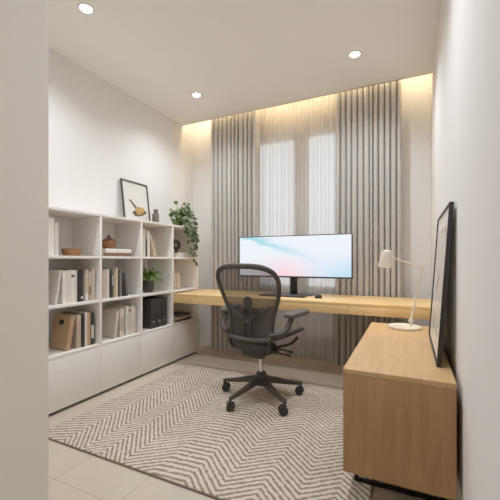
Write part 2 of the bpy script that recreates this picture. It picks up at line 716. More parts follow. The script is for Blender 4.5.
def dup(root, loc, rot=None, label=None):
    r = root.copy()
    col.objects.link(r)
    r.location = loc
    if rot is not None:
        r.rotation_euler = rot
    if label:
        r['label'] = label
    for ch in list(root.children):
        c = ch.copy()
        col.objects.link(c)
        c.parent = r
        for g in list(ch.children):
            d = g.copy()
            col.objects.link(d)
            d.parent = c
    return r


# ------------------------------------------------------------------ room shell
XL, XR, YB, H = -2.50, 0.175, 3.55, 2.68
YC = 3.33          # front lip of the curtain recess in the ceiling
HC = 2.84          # top of the recess
YF = 0.62          # wall in which the entry opens
YE = -1.6          # far end of the entry behind the camera
XE = -0.95         # left side of the entry

bm = bmesh.new(); box(bm, (XL - .1, YE, -.1), (XR + .1, YB + .1, 0)); struct('floor', bm, M['tile'])
bm = bmesh.new(); box(bm, (XL - .1, YF - .12, -.0), (XL, YB + .1, HC)); struct('wall_left', bm, M['wall'])
bm = bmesh.new(); box(bm, (XR, YE, 0), (XR + .1, YB + .1, HC)); struct('wall_right', bm, M['wall'])
bm = bmesh.new()
box(bm, (XL, YF - .12, 0), (XE - .12, YF, H)); struct('wall_front', bm, M['wall'])
bm = bmesh.new()
box(bm, (XE - .12, YE, 0), (XE, YF + .01, H)); struct('wall_entry', bm, M['wall_entry'])
bm = bmesh.new(); box(bm, (XE - .12, YE - .1, 0), (XR + .1, YE, H)); struct('wall_entry_end', bm, M['wall'])
bm = bmesh.new()
box(bm, (XL - .1, YE, H), (XR + .1, YC, H + .03))
box(bm, (XL, YC - .015, H), (XR, YC, HC))
box(bm, (XL - .1, YC - .02, HC), (XR + .1, YB + .1, HC + .05))
box(bm, (XL - .1, YE, HC), (XR + .1, YC, HC + .05))
struct('ceiling', bm, M['ceiling'])

# window wall with a real opening
WX0, WX1, WZ0, WZ1 = -1.64, -0.58, 0.72, 2.44
bm = bmesh.new()
box(bm, (XL, YB, 0), (WX0, YB + .1, HC))
box(bm, (WX1, YB, 0), (XR, YB + .1, HC))
box(bm, (WX0, YB, 0), (WX1, YB + .1, WZ0))
box(bm, (WX0, YB, WZ1), (WX1, YB + .1, HC))
struct('wall_back', bm, M['wall'])
w = thing('window_1', '', '')
del w['label'], w['category']
w['kind'] = 'structure'
bm = bmesh.new()
f = .045
box(bm, (WX0, YB + .02, WZ0), (WX0 + f, YB + .08, WZ1), .004)
box(bm, (WX1 - f, YB + .02, WZ0), (WX1, YB + .08, WZ1), .004)
box(bm, (WX0 + f, YB + .02, WZ1 - f), (WX1 - f, YB + .08, WZ1), .004)
box(bm, (WX0 + f, YB + .02, WZ0), (WX1 - f, YB + .08, WZ0 + f), .004)
box(bm, (-1.155, YB + .012, WZ0 + f), (-1.005, YB + .085, WZ1 - f), .006)
obj('window_frame', bm, M['white_lacquer'], w)
for x0, x1 in ((WX0 + f, -1.155), (-1.005, WX1 - f)):
    bm = bmesh.new(); box(bm, (x0, YB + .045, WZ0 + f), (x1, YB + .055, WZ1 - f))
    obj('window_pane', bm, M['glass'], w)

# led strip tucked behind the lip of the ceiling recess
bm = bmesh.new(); box(bm, (XL + .02, YC + .003, HC - .02), (XR - .02, YC + .022, HC - .004))
o = struct('trim_1', bm, M['led'])


def area(name, loc, rot, sx, sy, e, c, spread=PI):
    l = bpy.data.lights.new(name, 'AREA')
    l.shape = 'RECTANGLE'
    l.size, l.size_y = sx, sy
    l.energy = e
    l.color = c
    l.spread = spread
    o = bpy.data.objects.new(name, l)
    col.objects.link(o)
    o.location = loc
    o.rotation_euler = rot
    return o


area('led_strip_glow', ((XL + XR) / 2, YC + .03, HC - .03), (R(14), 0, 0), XR - XL - .06, .02, 1.7, (1.0, .79, .50))

# ------------------------------------------------------------------ downlights and added entry fill
SPOTS = [(-1.893, 1.505, 'round recessed downlight in ceiling, nearest one above the bookcase', 30),
         (-1.90, 2.762, 'small round recessed downlight in ceiling near left back corner', 30),
         (-.395, 2.757, 'round recessed downlight in ceiling in front of right-hand drape', 30)]
first = None
for x, y, lb, e in SPOTS:
    if first is None:
        first = thing('downlight', lb, 'ceiling light', (x, y, H), group='recessed ceiling downlights')
        bm = bmesh.new()
        lathe(bm, [(.036, -.0005), (.036, -.006), (.040, -.008), (.050, -.006), (.052, -.0005)], 36)
        obj('trim_ring', bm, M['white_lacquer'], first)
        bm = bmesh.new(); lathe(bm, [(.0, -.003), (.0362, -.003), (.0362, -.0008), (0, -.0008)], 32)
        obj('lens', bm, M['lens'], first)
    else:
        dup(first, (x, y, H), label=lb)
for x, y, e in [(-1.893, 1.505, 27.5), (-1.90, 2.762, 28), (-.395, 2.757, 30), (-.395, 1.505, 29), (-.45, -.3, 9)]:  # last one is an unseen fill lamp added to brighten the entry wall
    l = bpy.data.lights.new('downlight_and_fill_beam', 'SPOT')
    l.energy = e
    l.color = (.94, .98, 1.03)
    l.spot_size = R(150)
    l.spot_blend = 1.0
    l.shadow_soft_size = .06
    o = bpy.data.objects.new('downlight_and_fill_beam', l)
    col.objects.link(o)
    o.location = (x, y, H - .02)

# ------------------------------------------------------------------ rug
RX0, RX1, RY0, RY1 = -2.0, -.16, 1.27, 2.80
RUGZ = .012
rg = thing('chevron_rug', 'cream and brown woven chevron rug on the tiled floor', 'rug', (0, 0, 0))
bm = bmesh.new(); box(bm, (RX0, RY0, 0.001), (RX1, RY1, RUGZ), .004); obj('rug_pile', bm, M['rug'], rg)
bm = bmesh.new()
e = .006
box(bm, (RX0 - e, RY0 - e, .001), (RX1 + e, RY0, RUGZ - .003), .002)
box(bm, (RX0 - e, RY1, .001), (RX1 + e, RY1 + e, RUGZ - .003), .002)
box(bm, (RX0 - e, RY0, .001), (RX0, RY1, RUGZ - .003), .002)
box(bm, (RX1, RY0, .001), (RX1 + e, RY1, RUGZ - .003), .002)
obj('binding', bm, M['rug_edge'], rg)

# ------------------------------------------------------------------ bookcase
BX = -2.17         # front plane
BB = XL + .003     # back
Y0, P = 1.42, .4393
DY = [Y0 + P * i for i in range(5)]
ZS = [.03, .39, .73, 1.07, 1.41]
t2 = .010
bc = thing('bookcase', 'long white built-in bookcase with open cells above flat doors', 'bookcase', (0, 0, 0))
for i, y in enumerate(DY):
    bm = bmesh.new(); box(bm, (BB, y - t2, ZS[0] if 0 < i < 4 else 0.0), (BX, y + t2, ZS[4] - .0225), .0015)
    obj('side_panel' if i in (0, 4) else 'divider', bm, M['white_lacquer'], bc)
bm = bmesh.new(); box(bm, (BB, DY[0] - t2, ZS[4] - .022), (BX, DY[4] + t2, ZS[4]), .0015)
obj('top_panel', bm, M['white_lacquer'], bc)
for z in ZS[1:4]:
    for i in range(4):
        bm = bmesh.new(); box(bm, (BB, DY[i] + t2, z - t2), (BX - .0005, DY[i + 1] - t2, z + t2), .0015)
        obj('shelf', bm, M['white_lacquer'], bc)
bm = bmesh.new(); box(bm, (BB, DY[0] + t2, .03), (BB + .008, DY[4] - t2, ZS[4] - .022)); obj('back_panel', bm, M['white_lacquer'], bc)
for i in range(4):
    bm = bmesh.new(); box(bm, (BX - .019, DY[i] + (.002 if i else -t2), .024), (BX + .002, DY[i + 1] - (.002 if i < 3 else -t2), ZS[1] - t2 - .003), .0012)
    obj('door', bm, M['door_lacquer'], bc)
bm = bmesh.new(); box(bm, (BB, DY[0], 0), (BX - .03, DY[4], .024)); obj('plinth', bm, M['plinth'], bc)
F1, F2, F3, FT = 1.08, .74, .40, 1.41


# ------------------------------------------------------------------ books
def book_parts(th, h, d, c, parent, band=None, flat=False):
    """spine faces +x at x=0, thickness along y from 0 to th, depth to -x"""
    bm = bmesh.new()
    b = .0022
    box(bm, (-d, 0, 0), (0, b, h), .0008, 1)
    box(bm, (-d, th - b, 0), (0, th, h), .0008, 1)
    box(bm, (-b, b * .5, 0), (.0008, th - b * .5, h), .0008, 2)
    obj('cover', bm, cover_mat(c), parent)
    bm = bmesh.new(); box(bm, (-d + .003, b + .0002, .003), (-b - .0002, th - b - .0002, h - .003))
    obj('page_block', bm, M['pages'], parent)
    if band:
        bm = bmesh.new()
        z0, z1, bc_ = band
        box(bm, (.0009, th * .15, h * z0), (.0014, th * .85, h * z1))
        obj('spine_label', bm, cover_mat(bc_), parent)


def book(y, z, th, h, d, c, label, lean=0.0, band=None, x=-2.205, group=None, name='book'):
    """lean > 0 tips the top towards +y, lean < 0 towards -y; y is the side it stands on"""
    a = -R(lean)
    oy = y
    r = thing(name, label, 'book', (x, oy, z + .0006), (a, 0, 0), group)
    if lean > 0:   # origin at +y bottom edge
        holder = Matrix.Translation((0, -th, 0))
    else:
        holder = Matrix.Identity(4)
    n0 = set(r.children)
    book_parts(th, h, d, c, r, band)
    for ch in r.children:
        ch.data.transform(holder)
    return r


def flat_book(y0, y1, z, th, d, c, label, x=-2.195, group=None, name='book', rz=0):
    r = thing(name, label, 'book', (x, y0, z + .0006), (0, 0, rz), group)
    tm = Matrix(((1, 0, 0, 0), (0, 0, 1, 0), (0, 1, 0, 0), (0, 0, 0, 1)))
    book_parts(th, y1 - y0, d, c, r)
    for ch in r.children:
        ch.data.transform(tm)
        ch.data.flip_normals()
    return r


WH = (240, 236, 229); W2 = (228, 222, 214); BK = (38, 35, 33); BE = (196, 180, 162); CR = (216, 202, 178)
TN = (190, 160, 118); GY = (132, 124, 116); KR = (176, 136, 96); DB = (84, 62, 46)

G = 'books in the top left cell'
book(1.456, F1, .046, .256, .20, WH, 'tall white hardback at the left of the top left cell', group=G)
book(1.5055, F1, .028, .226, .19, W2, 'shorter white book between the tall white hardback and the wooden bowl', group=G)

G = 'books in the second row, left cell'
book(1.524, F2, .016, .240, .26, (222, 216, 208), 'wide pale grey book leaning at the left end of second row left cell', lean=8.5, group=G)
book(1.5635, F2, .029, .232, .22, WH, 'white book next to the leaning pale grey one, second row left cell', group=G)
book(1.594, F2, .030, .236, .22, (232, 227, 218), 'brightest white book, second row left cell, third from the left', group=G)
book(1.6255, F2, .036, .236, .22, WH, 'thick white book with dark dot on spine, second row left cell', group=G, band=(.78, .86, (96, 90, 86)))
book(1.663, F2, .015, .236, .21, W2, 'thin white book touching the black pair, second row left cell', group=G)
book(1.6795, F2, .025, .242, .22, BK, 'left black book of the black pair, second row left cell', group=G)
book(1.706, F2, .023, .238, .22, (52, 48, 45), 'right charcoal book of the black pair, second row left cell', group=G, band=(.1, .16, WH))
book(1.7305, F2, .014, .20, .19, (150, 140, 130), 'thin low grey book right of the black pair', group=G)
book(1.746, F2, .026, .236, .21, (206, 186, 168), 'pinkish beige book, second row left cell', group=G, band=(.05, .25, WH))
book(1.7735, F2, .028, .222, .21, BE, 'beige book with brown label, second row left cell', group=G, band=(.2, .5, (140, 112, 88)))
book(1.803, F2, .030, .238, .21, (204, 190, 172), 'pale beige book at the right end of second row left cell', group=G)

G = 'books in the third row, left cell'
kb = book(1.622, F3, .034, .244, .185, (184, 152, 118), 'brown kraft book leaning with cover showing, third row left cell', lean=10.5, group=G)
bm = bmesh.new(); box(bm, (-.12, -.0348, .175), (-.07, -.0342, .212)); obj('cover_label', bm, cover_mat(BK), kb)
book(1.6745, F3, .036, .244, .22, (190, 172, 150), 'greyish tan book right of the leaning kraft book', group=G)
book(1.714, F3, .027, .25, .22, BK, 'left black book of the third row left cell', group=G)
book(1.7435, F3, .022, .256, .21, (224, 216, 204), 'white book between black and tan ones, third row left cell', group=G)
book(1.767, F3, .025, .248, .21, TN, 'tan book second from right, third row left cell', group=G)
book(1.7935, F3, .032, .25, .21, (46, 42, 40), 'black book with white stripe at right end, third row left cell', group=G, band=(.2, .6, (214, 206, 196)))

G = 'books lying in the top row, second cell'
flat_book(1.905, 2.20, F1, .027, .22, (120, 92, 70), 'brown book lying flat at the bottom of the stack under the copper pot', group=G)
flat_book(1.925, 2.195, F1 + .0285, .033, .21, WH, 'white book lying flat on top of the brown book, under the copper pot', group=G)

G = 'books in the second row, second cell'
book(1.905, F2, .035, .228, .21, (202, 188, 172), 'beige book at the left end of second row second cell', group=G)
book(1.9415, F2, .029, .236, .21, (220, 212, 202), 'off-white book, second row second cell, second from left', group=G)
book(1.9725, F2, .022, .236, .21, BK, 'black book beside the off-white one, second row second cell', group=G)
book(1.996, F2, .016, .206, .20, (70, 84, 78), 'thin dark green book, second row second cell', group=G, band=(.5, .9, (170, 186, 196)))
book(2.0135, F2, .020, .21, .20, TN, 'tan yellow book, second row second cell', group=G)
book(2.035, F2, .023, .244, .21, CR, 'tallest cream book, second row second cell', group=G)
book(2.0595, F2, .020, .216, .20, (66, 56, 50), 'dark brown book, second row second cell', group=G)
book(2.081, F2, .022, .226, .20, GY, 'grey upright book touching the dark leaning ones, second row second cell', group=G)
book(2.1195, F2, .019, .20, .19, (44, 42, 42), 'black book leaning left, second row second cell', lean=-4, group=G)
book(2.156, F2, .018, .20, .19, (104, 104, 106), 'slate grey book leaning furthest right, second row second cell', lean=-8, group=G)

G = 'books in the third row, second cell'
book(2.049, F3, .030, .226, .26, (206, 196, 184), 'wide off-white book leaning with cover showing, third row second cell', lean=7, group=G)
book(2.084, F3, .042, .236, .22, (216, 208, 196), 'thick off-white book right of the leaning one, third row second cell', group=G, band=(.2, .7, (190, 178, 164)))
book(2.145, F3, .030, .25, .22, (224, 217, 206), 'tallest off-white book, third row second cell', group=G)
book(2.1765, F3, .031, .236, .22, (210, 200, 188), 'dull white book right of the tallest one, third row second cell', group=G, band=(.85, .93, (110, 96, 84)))
book(2.2105, F3, .031, .246, .22, (220, 212, 200), 'off-white book second from right, third row second cell', group=G)
book(2.243, F3, .026, .228, .21, (204, 194, 182), 'off-white book at the right end, third row second cell', group=G)

G = 'books in the top row, third cell'
book(2.343, F1, .041, .252, .21, (218, 210, 200), 'tall off-white book at the left of the top row third cell', group=G)
book(2.3855, F1, .022, .165, .18, (72, 64, 58), 'low dark brown book, top row third cell', group=G)
book(2.409, F1, .030, .24, .20, WH, 'tall white book supporting the leaning ones, top row third cell', group=G)
book(2.511, F1, .019, .215, .19, CR, 'cream book leaning on the tall white one, top row third cell', lean=-18.5, group=G)
book(2.537, F1, .015, .185, .17, (196, 174, 140), 'smaller tan book leaning furthest right, top row third cell', lean=-16.5, group=G)

G = 'books in the second row, right cell'
book(2.800, F2, .032, .178, .18, (200, 184, 168), 'pale beige book at the left, second row right cell', group=G)
book(2.8335, F2, .026, .186, .18, (186, 160, 140), 'tan pink book in the middle, second row right cell', group=G)
book(2.861, F2, .026, .182, .18, (214, 204, 190), 'cream book next to the tan pink one, second row right cell', group=G)
book(2.8885, F2, .020, .17, .17, (176, 158, 142), 'low brown-beige book at the right, second row right cell', group=G)

G = 'books lying in the top row, right cell'
flat_book(2.825, 3.045, F1, .024, .20, (214, 206, 196), 'lower of two off-white books lying under the dark knot ornament', group=G)
flat_book(2.84, 3.03, F1 + .0252, .022, .19, (228, 222, 213), 'upper of two off-white books lying under the dark knot ornament', group=G)

G = 'books lying in the third row, right cell'
flat_book(2.81, 3.09, F3, .024, .22, (70, 64, 60), 'dark book at the bottom of the lying stack below the desk end', group=G)
flat_book(2.815, 3.06, F3 + .0252, .020, .21, (196, 186, 174), 'pale book in the middle of the lying stack below the desk end', group=G)
flat_book(2.83, 3.08, F3 + .0464, .022, .20, (84, 78, 72), 'dark grey book on top of the lying stack below the desk end', group=G)

# black ring binders
BND = [(2.448, 'black ring binder at the left of the third row third cell'),
       (2.5265, 'middle black ring binder in the third row third cell'),
       (2.605, 'black ring binder at the right of the third row third cell')]
fb = None
for y, lb in BND:
    if fb is None:
        fb = thing('ring_binder', lb, 'binder', (-2.20, y, F3 + .0006), group='black ring binders')
        bm = bmesh.new()
        box(bm, (-.27, 0, 0), (0, .003, .278), .001)
        box(bm, (-.27, .073, 0), (0, .076, .278), .001)
        box(bm, (-.003, .002, 0), (.001, .074, .278), .001)
        obj('cover', bm, cover_mat((52, 48, 46)), fb)
        bm = bmesh.new(); box(bm, (-.25, .008, .004), (-.03, .066, .27)); obj('paper_block', bm, M['pages'], fb)
        bm = bmesh.new()
        ring = [(.0018, .038 + .011 * math.cos(a), .062 + .011 * math.sin(a)) for a in [2 * PI * k / 24 for k in range(24)]]
        tube(bm, ring, .0028, 8, closed=True)
        obj('finger_ring', bm, M['chrome'], fb)
    else:
        dup(fb, (-2.20, y, F3 + .0006), label=lb)

# ------------------------------------------------------------------ things in the cells
o = thing('wooden_bowl', 'low round wooden bowl in the top left cell', 'bowl', (-2.30, 1.702, F1 + .0005))
bm = bmesh.new()
lathe(bm, [(0, 0), (.050, 0), (.056, .004), (.066, .030), (.070, .055), (.067, .056), (.062, .030), (.050, .010), (0, .008)], 40)
obj('bowl_body', bm, M['bowl_wood'], o)

o = thing('copper_pot', 'round copper pot with small lid knob on the white book', 'pot', (-2.285, 2.035, F1 + .0632))
bm = bmesh.new()
lathe(bm, [(0, 0), (.036, 0), (.046, .006), (.058, .026), (.062, .045), (.056, .066), (.042, .080), (.026, .086), (0, .086)], 40)
obj('pot_body', bm, M['copper'], o)
bm = bmesh.new()
lathe(bm, [(0, .0862), (.028, .0862), (.026, .091), (.010, .095), (.008, .101), (.013, .108), (.010, .114), (0, .116)], 28)
obj('lid', bm, M['dark_ceramic'], o)

# dark loop ornament standing on the off-white books
o = thing('knot_ornament', 'small dark heart-shaped loop ornament on the off-white books, top right cell', 'ornament', (-2.26, 2.905, F1 + .048))
bm = bmesh.new()
pts = []
for k in range(28):
    a = 2 * PI * k / 28
    pts.append((.012 * math.sin(2 * a), .042 * math.sin(a) * (1 + .25 * math.sin(a * .5)), .093 - .050 * math.cos(a) - .012 * math.cos(2 * a)))
tube(bm, [(p[0], p[1] * .85, .02 + p[2] * .78) for p in pts], .018, 12, closed=True)
obj('loop', bm, M['sculpture'], o)
bm = bmesh.new()
lathe(bm, [(0, 0), (.024, 0), (.026, .006), (.016, .014), (.012, .034), (0, .036)], 24)
obj('foot', bm, M['sculpture'], o)


def strap_leaf(bm, base, ang, length, lift, droop, w):
    """an arching strap-shaped leaf, as a strip with a crease"""
    d = Vector((math.cos(ang), math.sin(ang), 0))
    s = Vector((-d.y, d.x, 0))
    n = 9
    rows = []
    t = bmesh.new()
    for i in range(n + 1):
        q = i / n
        p = Vector(base) + d * (length * (q ** 1.15)) * .8 + Vector((0, 0, lift * (q - droop * q * q)))
        ww = w * math.sin(PI * min(1, .08 + .92 * q)) ** .7 if q < 1 else 0.0005
        rows.append([t.verts.new(p - s * ww), t.verts.new(p + Vector((0, 0, -ww * .35))), t.verts.new(p + s * ww)])
    for a, b in zip(rows, rows[1:]):
        t.faces.new((a[0], a[1], b[1], b[0]))
        t.faces.new((a[1], a[2], b[2], b[1]))
    join_bm(bm, t)


o = thing('potted_plant', 'leafy green plant in dark grey pot, second row third cell', 'plant', (-2.285, 2.505, F2 + .0005))
bm = bmesh.new()
lathe(bm, [(0, 0), (.044, 0), (.048, .004), (.058, .100), (.060, .112), (.055, .112), (.052, .098), (0, .098)], 36)
obj('pot', bm, M['dark_ceramic'], o)
bm = bmesh.new(); lathe(bm, [(0, .0982), (.0515, .0982), (.048, .103), (0, .106)], 24); obj('soil', bm, M['soil'], o)
bm = bmesh.new()
rng = random.Random(4)
for k in range(75):
    a = rng.uniform(0, 2 * PI)
    L = rng.uniform(.13, .205)
    # keep the leaves inside the cell
    if math.cos(a) < -.5:
        L *= .75
    strap_leaf(bm, (.012 * math.cos(a), .012 * math.sin(a), .104), a, L, rng.uniform(.18, .31), rng.uniform(.5, 1.15), rng.uniform(.007, .012))
obj('foliage', bm, M['leaf_fern'], o)


# trailing plant on top of the bookcase
def heart_leaf(bm, p, d, nrm, size):
    d = d.normalized()
    s = d.cross(nrm).normalized()
    u = s.cross(d).normalized()
    out = [(0, 0), (-.12, .28), (.02, .46), (.28, .48), (.6, .34), (.86, .14), (1.05, 0)]
    t = bmesh.new()
    mid = []
    L, Rr = [], []
    for a, w in out:
        bend = -0.25 * a * a
        mid.append(t.verts.new(p + d * (a * size if a > 0 else 0) + u * (bend * size - .04 * size)))
        L.append(t.verts.new(p + d * (a * size) + s * (w * size) + u * (bend * size)) if w > 0 else None)
        Rr.append(t.verts.new(p + d * (a * size) - s * (w * size) + u * (bend * size)) if w > 0 else None)
    for i in range(len(out) - 1):
        for side, flip in ((L, False), (Rr, True)):
            vs = [mid[i]]
            vs.append(mid[i + 1])
            if side[i + 1] is not None:
                vs.append(side[i + 1])
            if side[i] is not None:
                vs.append(side[i])
            if len(vs) >= 3:
                t.faces.new(vs if not flip else list(reversed(vs)))
    join_bm(bm, t)


PX, PY = -2.28, 2.955
tp = thing('trailing_plant', 'green trailing plant hanging down from the right end of the bookcase top', 'plant', (PX, PY, FT + .0005))
bm = bmesh.new()
lathe(bm, [(0, 0), (.044, 0), (.048, .004), (.056, .070), (.057, .078), (.052, .078), (.050, .066), (0, .066)], 32)
obj('pot', bm, M['dark_ceramic'], tp)
bm = bmesh.new(); lathe(bm, [(0, .0665), (.0495, .0665), (.046, .070), (0, .073)], 24); obj('soil', bm, M['soil'], tp)
rng = random.Random(12)
vines = []
# (y of the fall, x in front of the case, length below the top)
for yy, xx, drop in [(-.02, .14, .16), (.02, .145, .28), (.05, .14, .24), (.075, .15, .36), (.10, .145, .30), (.115, .155, .40), (.04, .155, .14), (-.05, .14, .06), (.13, .15, .22), (.09, .16, .20)]:
    vines.append([(0, 0, .07), (xx * .45, yy * .5, .19 + rng.uniform(-.02, .05)), (xx * .85, yy * .9, .13), (xx, yy, .0), (xx + .008, yy + rng.uniform(-.012, .012), -drop * .5), (xx, yy + rng.uniform(-.015, .015), -drop)])
for k in range(20):
    a = rng.uniform(0, 2 * PI)
    r = rng.uniform(.07, .15)
    if math.cos(a) < -.3:
        r = min(r, .09)
    vines.append([(0, 0, .07), (r * .4 * math.cos(a), r * .4 * math.sin(a), .16), (r * math.cos(a), r * math.sin(a) * 1.0, rng.uniform(.05, .26))])
for k in range(14):
    a = rng.uniform(R(-85), R(40))
    r = rng.uniform(.08, .12)
    vines.append([(0, 0, .07), (r * .6 * math.cos(a), r * .6 * math.sin(a), rng.uniform(.10, .15)), (r * math.cos(a), r * math.sin(a), rng.uniform(.02, .10))])
vines.append([(0, 0, .07), (.05, -.08, .22), (.09, -.17, .24)])
bms = bmesh.new()
bml = bmesh.new()
for vpts in vines:
    path = smooth_path(vpts, 8)
    tube(bms, path, .0018, 5)
    n = len(path)
    lng = len(vpts) > 3
    step = 3 if lng else 4
    for i in range(6, n, step):
        p = path[i]
        if p.x < -.15:
            continue
        a = rng.uniform(0, 2 * PI)
        dirv = Vector((.6 + rng.uniform(-.3, .5), rng.uniform(-.9, .9), rng.uniform(-.9, .1)))
        nr = Vector((.8, -.3, .7)) + Vector((rng.uniform(-.5, .5), rng.uniform(-.5, .5), rng.uniform(-.3, .4)))
        sz = rng.uniform(.032, .052) * (1.0 if p.z > -.15 else .72)
        heart_leaf(bml, p, dirv, nr, sz)
    heart_leaf(bml, path[-1], Vector((.5, rng.uniform(-.5, .5), -.7)), Vector((.8, -.3, .5)), .04)
for b_ in (bms, bml):
    for v in b_.verts:
        if v.co.z < .004:
            if v.co.x > .07:
                v.co.x = max(v.co.x, .118)
            else:
                v.co.z = .004
obj('vines', bms, M['stem'], tp)
obj('foliage', bml, M['leaf_vine'], tp)

# small grey ornament beside the picture
o = thing('block_ornament', 'small dark grey stacked ornament on the bookcase beside the picture', 'ornament', (-2.35, 2.685, FT + .0005))
bm = bmesh.new(); box(bm, (-.026, -.026, 0), (.026, .026, .112), .006, 3); obj('body', bm, M['ornament_grey'], o)
bm = bmesh.new(); box(bm, (-.018, -.014, .1123), (.018, .022, .158), .006, 3); obj('head', bm, M['ornament_grey'], o)
bm = bmesh.new(); lathe(bm, [(0, 0), (.010, 0), (.012, .004), (.012, .012), (.008, .016), (0, .016)], 20, Matrix.Translation((0, .0263, .092)) @ Matrix.Rotation(-PI / 2, 4, 'X'))
obj('side_knob', bm, M['ornament_grey'], o)


# picture leaning on the left wall: local frame: width along y, height along z
def picture_frame(parent, w, h, fw, fd, fm):
    """front faces +x, origin at the bottom edge; frame made of four mitred bars"""
    bm = bmesh.new()
    box(bm, (0, -w / 2, 0), (fd, -w / 2 + fw, h), .001)
    box(bm, (0, w / 2 - fw, 0), (fd, w / 2, h), .001)
    box(bm, (0, -w / 2 + fw, 0), (fd, w / 2 - fw, fw), .001)
    box(bm, (0, -w / 2 + fw, h - fw), (fd, w / 2 - fw, h), .001)
    obj('frame', bm, fm, parent)


tilt = math.atan2(.052, .41)
pf = thing('framed_picture', 'dark framed picture of a gold scoop leaning on the wall above the bookcase', 'picture', (-2.437, 2.524, FT + .0006), (0, -tilt, 0))
pw, ph = .352, .418
picture_frame(pf, pw, ph, .013, .016, M['frame_brown'])
bm = bmesh.new(); box(bm, (.003, -pw / 2 + .013, .013), (.007, pw / 2 - .013, ph - .013)); pp = obj('paper', bm, M['paper'], pf)
# painted shapes: outline (y, z)
def paint(name, pts, m, x0, th=.0008):
    bm = bmesh.new()
    prism(bm, pts, th, Matrix(((0, 0, 1, x0), (1, 0, 0, 0), (0, 1, 0, 0), (0, 0, 0, 1))))
    return obj(name, bm, m, pp)
def blob(cy, cz, ry, rz, rot, k=.0, n=28):
    r = []
    for i in range(n):
        a = 2 * PI * i / n
        q = 1 + k * math.sin(3 * a + 1)
        y, z = ry * q * math.cos(a), rz * q * math.sin(a)
        r.append((cy + y * math.cos(rot) - z * math.sin(rot), cz + y * math.sin(rot) + z * math.cos(rot)))
    return r
paint('shadow_shape', blob(.032, .108, .098, .032, R(10), .10), M['brown_ink'], .0072)
paint('gold_shape', blob(.042, .132, .062, .040, R(14), .06), M['gold'], .0082)
paint('handle_shape', [(-.094, .224), (-.074, .234), (.012, .158), (-.012, .136)], M['brown_ink'], .0072)
bm = bmesh.new(); box(bm, (.0105, -pw / 2 + .013, .013), (.0115, pw / 2 - .013, ph - .013)); obj('glazing', bm, M['picture_glass'], pf)

# ------------------------------------------------------------------ curtains
def fold_phase(x0, x1, per, rng):
    n = max(2, int(round((x1 - x0) / per)))
    ws = [rng.uniform(.75, 1.3) for _ in range(n)]
    s = sum(ws)
    xs = [x0]
    for w_ in ws:
        xs.append(xs[-1] + (x1 - x0) * w_ / s)
    return xs


def curtain(name, label, x0, x1, yc, amp, per, mat, seed, z0, z1, cat='curtain', group=None):
    rng = random.Random(seed)
    xs = fold_phase(x0, x1, per, rng)
    am = [amp * rng.uniform(.75, 1.1) for _ in range(len(xs))]
    sway = [rng.uniform(-.012, .012) for _ in range(len(xs))]
    nx = (len(xs) - 1) * 16
    def fn(u, v):
        k = u * (len(xs) - 1)
        i = min(int(k), len(xs) - 2)
        q = k - i
        z = z0 + (z1 - z0) * v
        low = (1 - v)
        x = xs[i] * (1 - q) + xs[i + 1] * q + (sway[i] * (1 - q) + sway[i + 1] * q) * low
        a = (am[i] * (1 - q) + am[i + 1] * q)
        ph = 2 * PI * q
        sn = 2 * abs(math.sin(PI * q)) ** .95 - 1
        # sharpen the folds a little and let them swing sideways
        y = yc - a * sn * (.9 + .1 * low)
        x -= .145 * (xs[i + 1] - xs[i]) * math.sin(ph)
        y += .006 * math.sin(3.1 * v + x * 9) * low
        return (x, y, z)
    r = thing(name, label, cat, (0, 0, 0), group=group)
    bm = bmesh.new()
    grid(bm, fn, nx, 26)
    obj('fabric', bm, mat, r, angle=80)
    bm = bmesh.new()
    box(bm, (x0 - .01, yc - .012, z1 + .002), (x1 + .01, yc + .012, z1 + .018), .003)
    obj('track', bm, M['white_lacquer'], r)
    return r


curtain('drape_curtain', 'grey pleated full-length drape left of the window', -2.135, -1.525, 3.412, .046, .056, M['drape'], 3, .004, HC - .05, group='grey drapes')
curtain('drape_curtain', 'grey pleated full-length drape right of the window', -.675, -.075, 3.412, .046, .052, M['drape'], 5, .004, HC - .05, group='grey drapes')
curtain('sheer_curtain', 'white sheer curtain over the window between the grey drapes', -1.60, -.60, 3.495, .016, .045, M['sheer'], 9, .006, HC - .05)

# ------------------------------------------------------------------ desk
DZ = .71
DX0, DX1, DY0, DY1 = -2.166, XR - .002, 2.74, 3.34
dk = thing('desk', 'long pale oak wall-to-wall desk with drawers in front of the curtains', 'desk', (DX0, DY0, 0))
def L(x, y, z): return (x - DX0, y - DY0, z)
bm = bmesh.new(); box(bm, L(DX0, DY0, DZ - .022), L(DX1, DY1, DZ), .0015); obj('desktop', bm, M['oak_desk'], dk)
xs_ = [DX0, -1.05, -.4455, DX1]
bm = bmesh.new(); box(bm, L(xs_[0], DY0 + .001, DZ - .092), L(xs_[1] - .0015, DY0 + .021, DZ - .0222), .001); obj('fascia', bm, M['oak_desk'], dk)
for a, b_ in ((xs_[1], xs_[2]), (xs_[2], xs_[3])):
    bm = bmesh.new()
    box(bm, L(a + .0015, DY0 + .001, DZ - .092), L(b_ - .0015, DY0 + .021, DZ - .0235), .001)
    box(bm, L(a + .02, DY0 + .022, DZ - .085), L(b_ - .02, DY0 + .42, DZ - .03), .001)
    obj('drawer', bm, M['oak_desk'], dk)
bm = bmesh.new(); box(bm, L(DX0, DY1 - .02, DZ - .092), L(DX1, DY1, DZ - .0222), .001); obj('back_rail', bm, M['oak_desk'], dk)
bm = bmesh.new()
box(bm, L(XR - .022, DY0 + .45, 0), L(XR - .003, DY1 - .001, DZ - .0925), .001)
obj('side_support', bm, M['oak_desk'], dk)

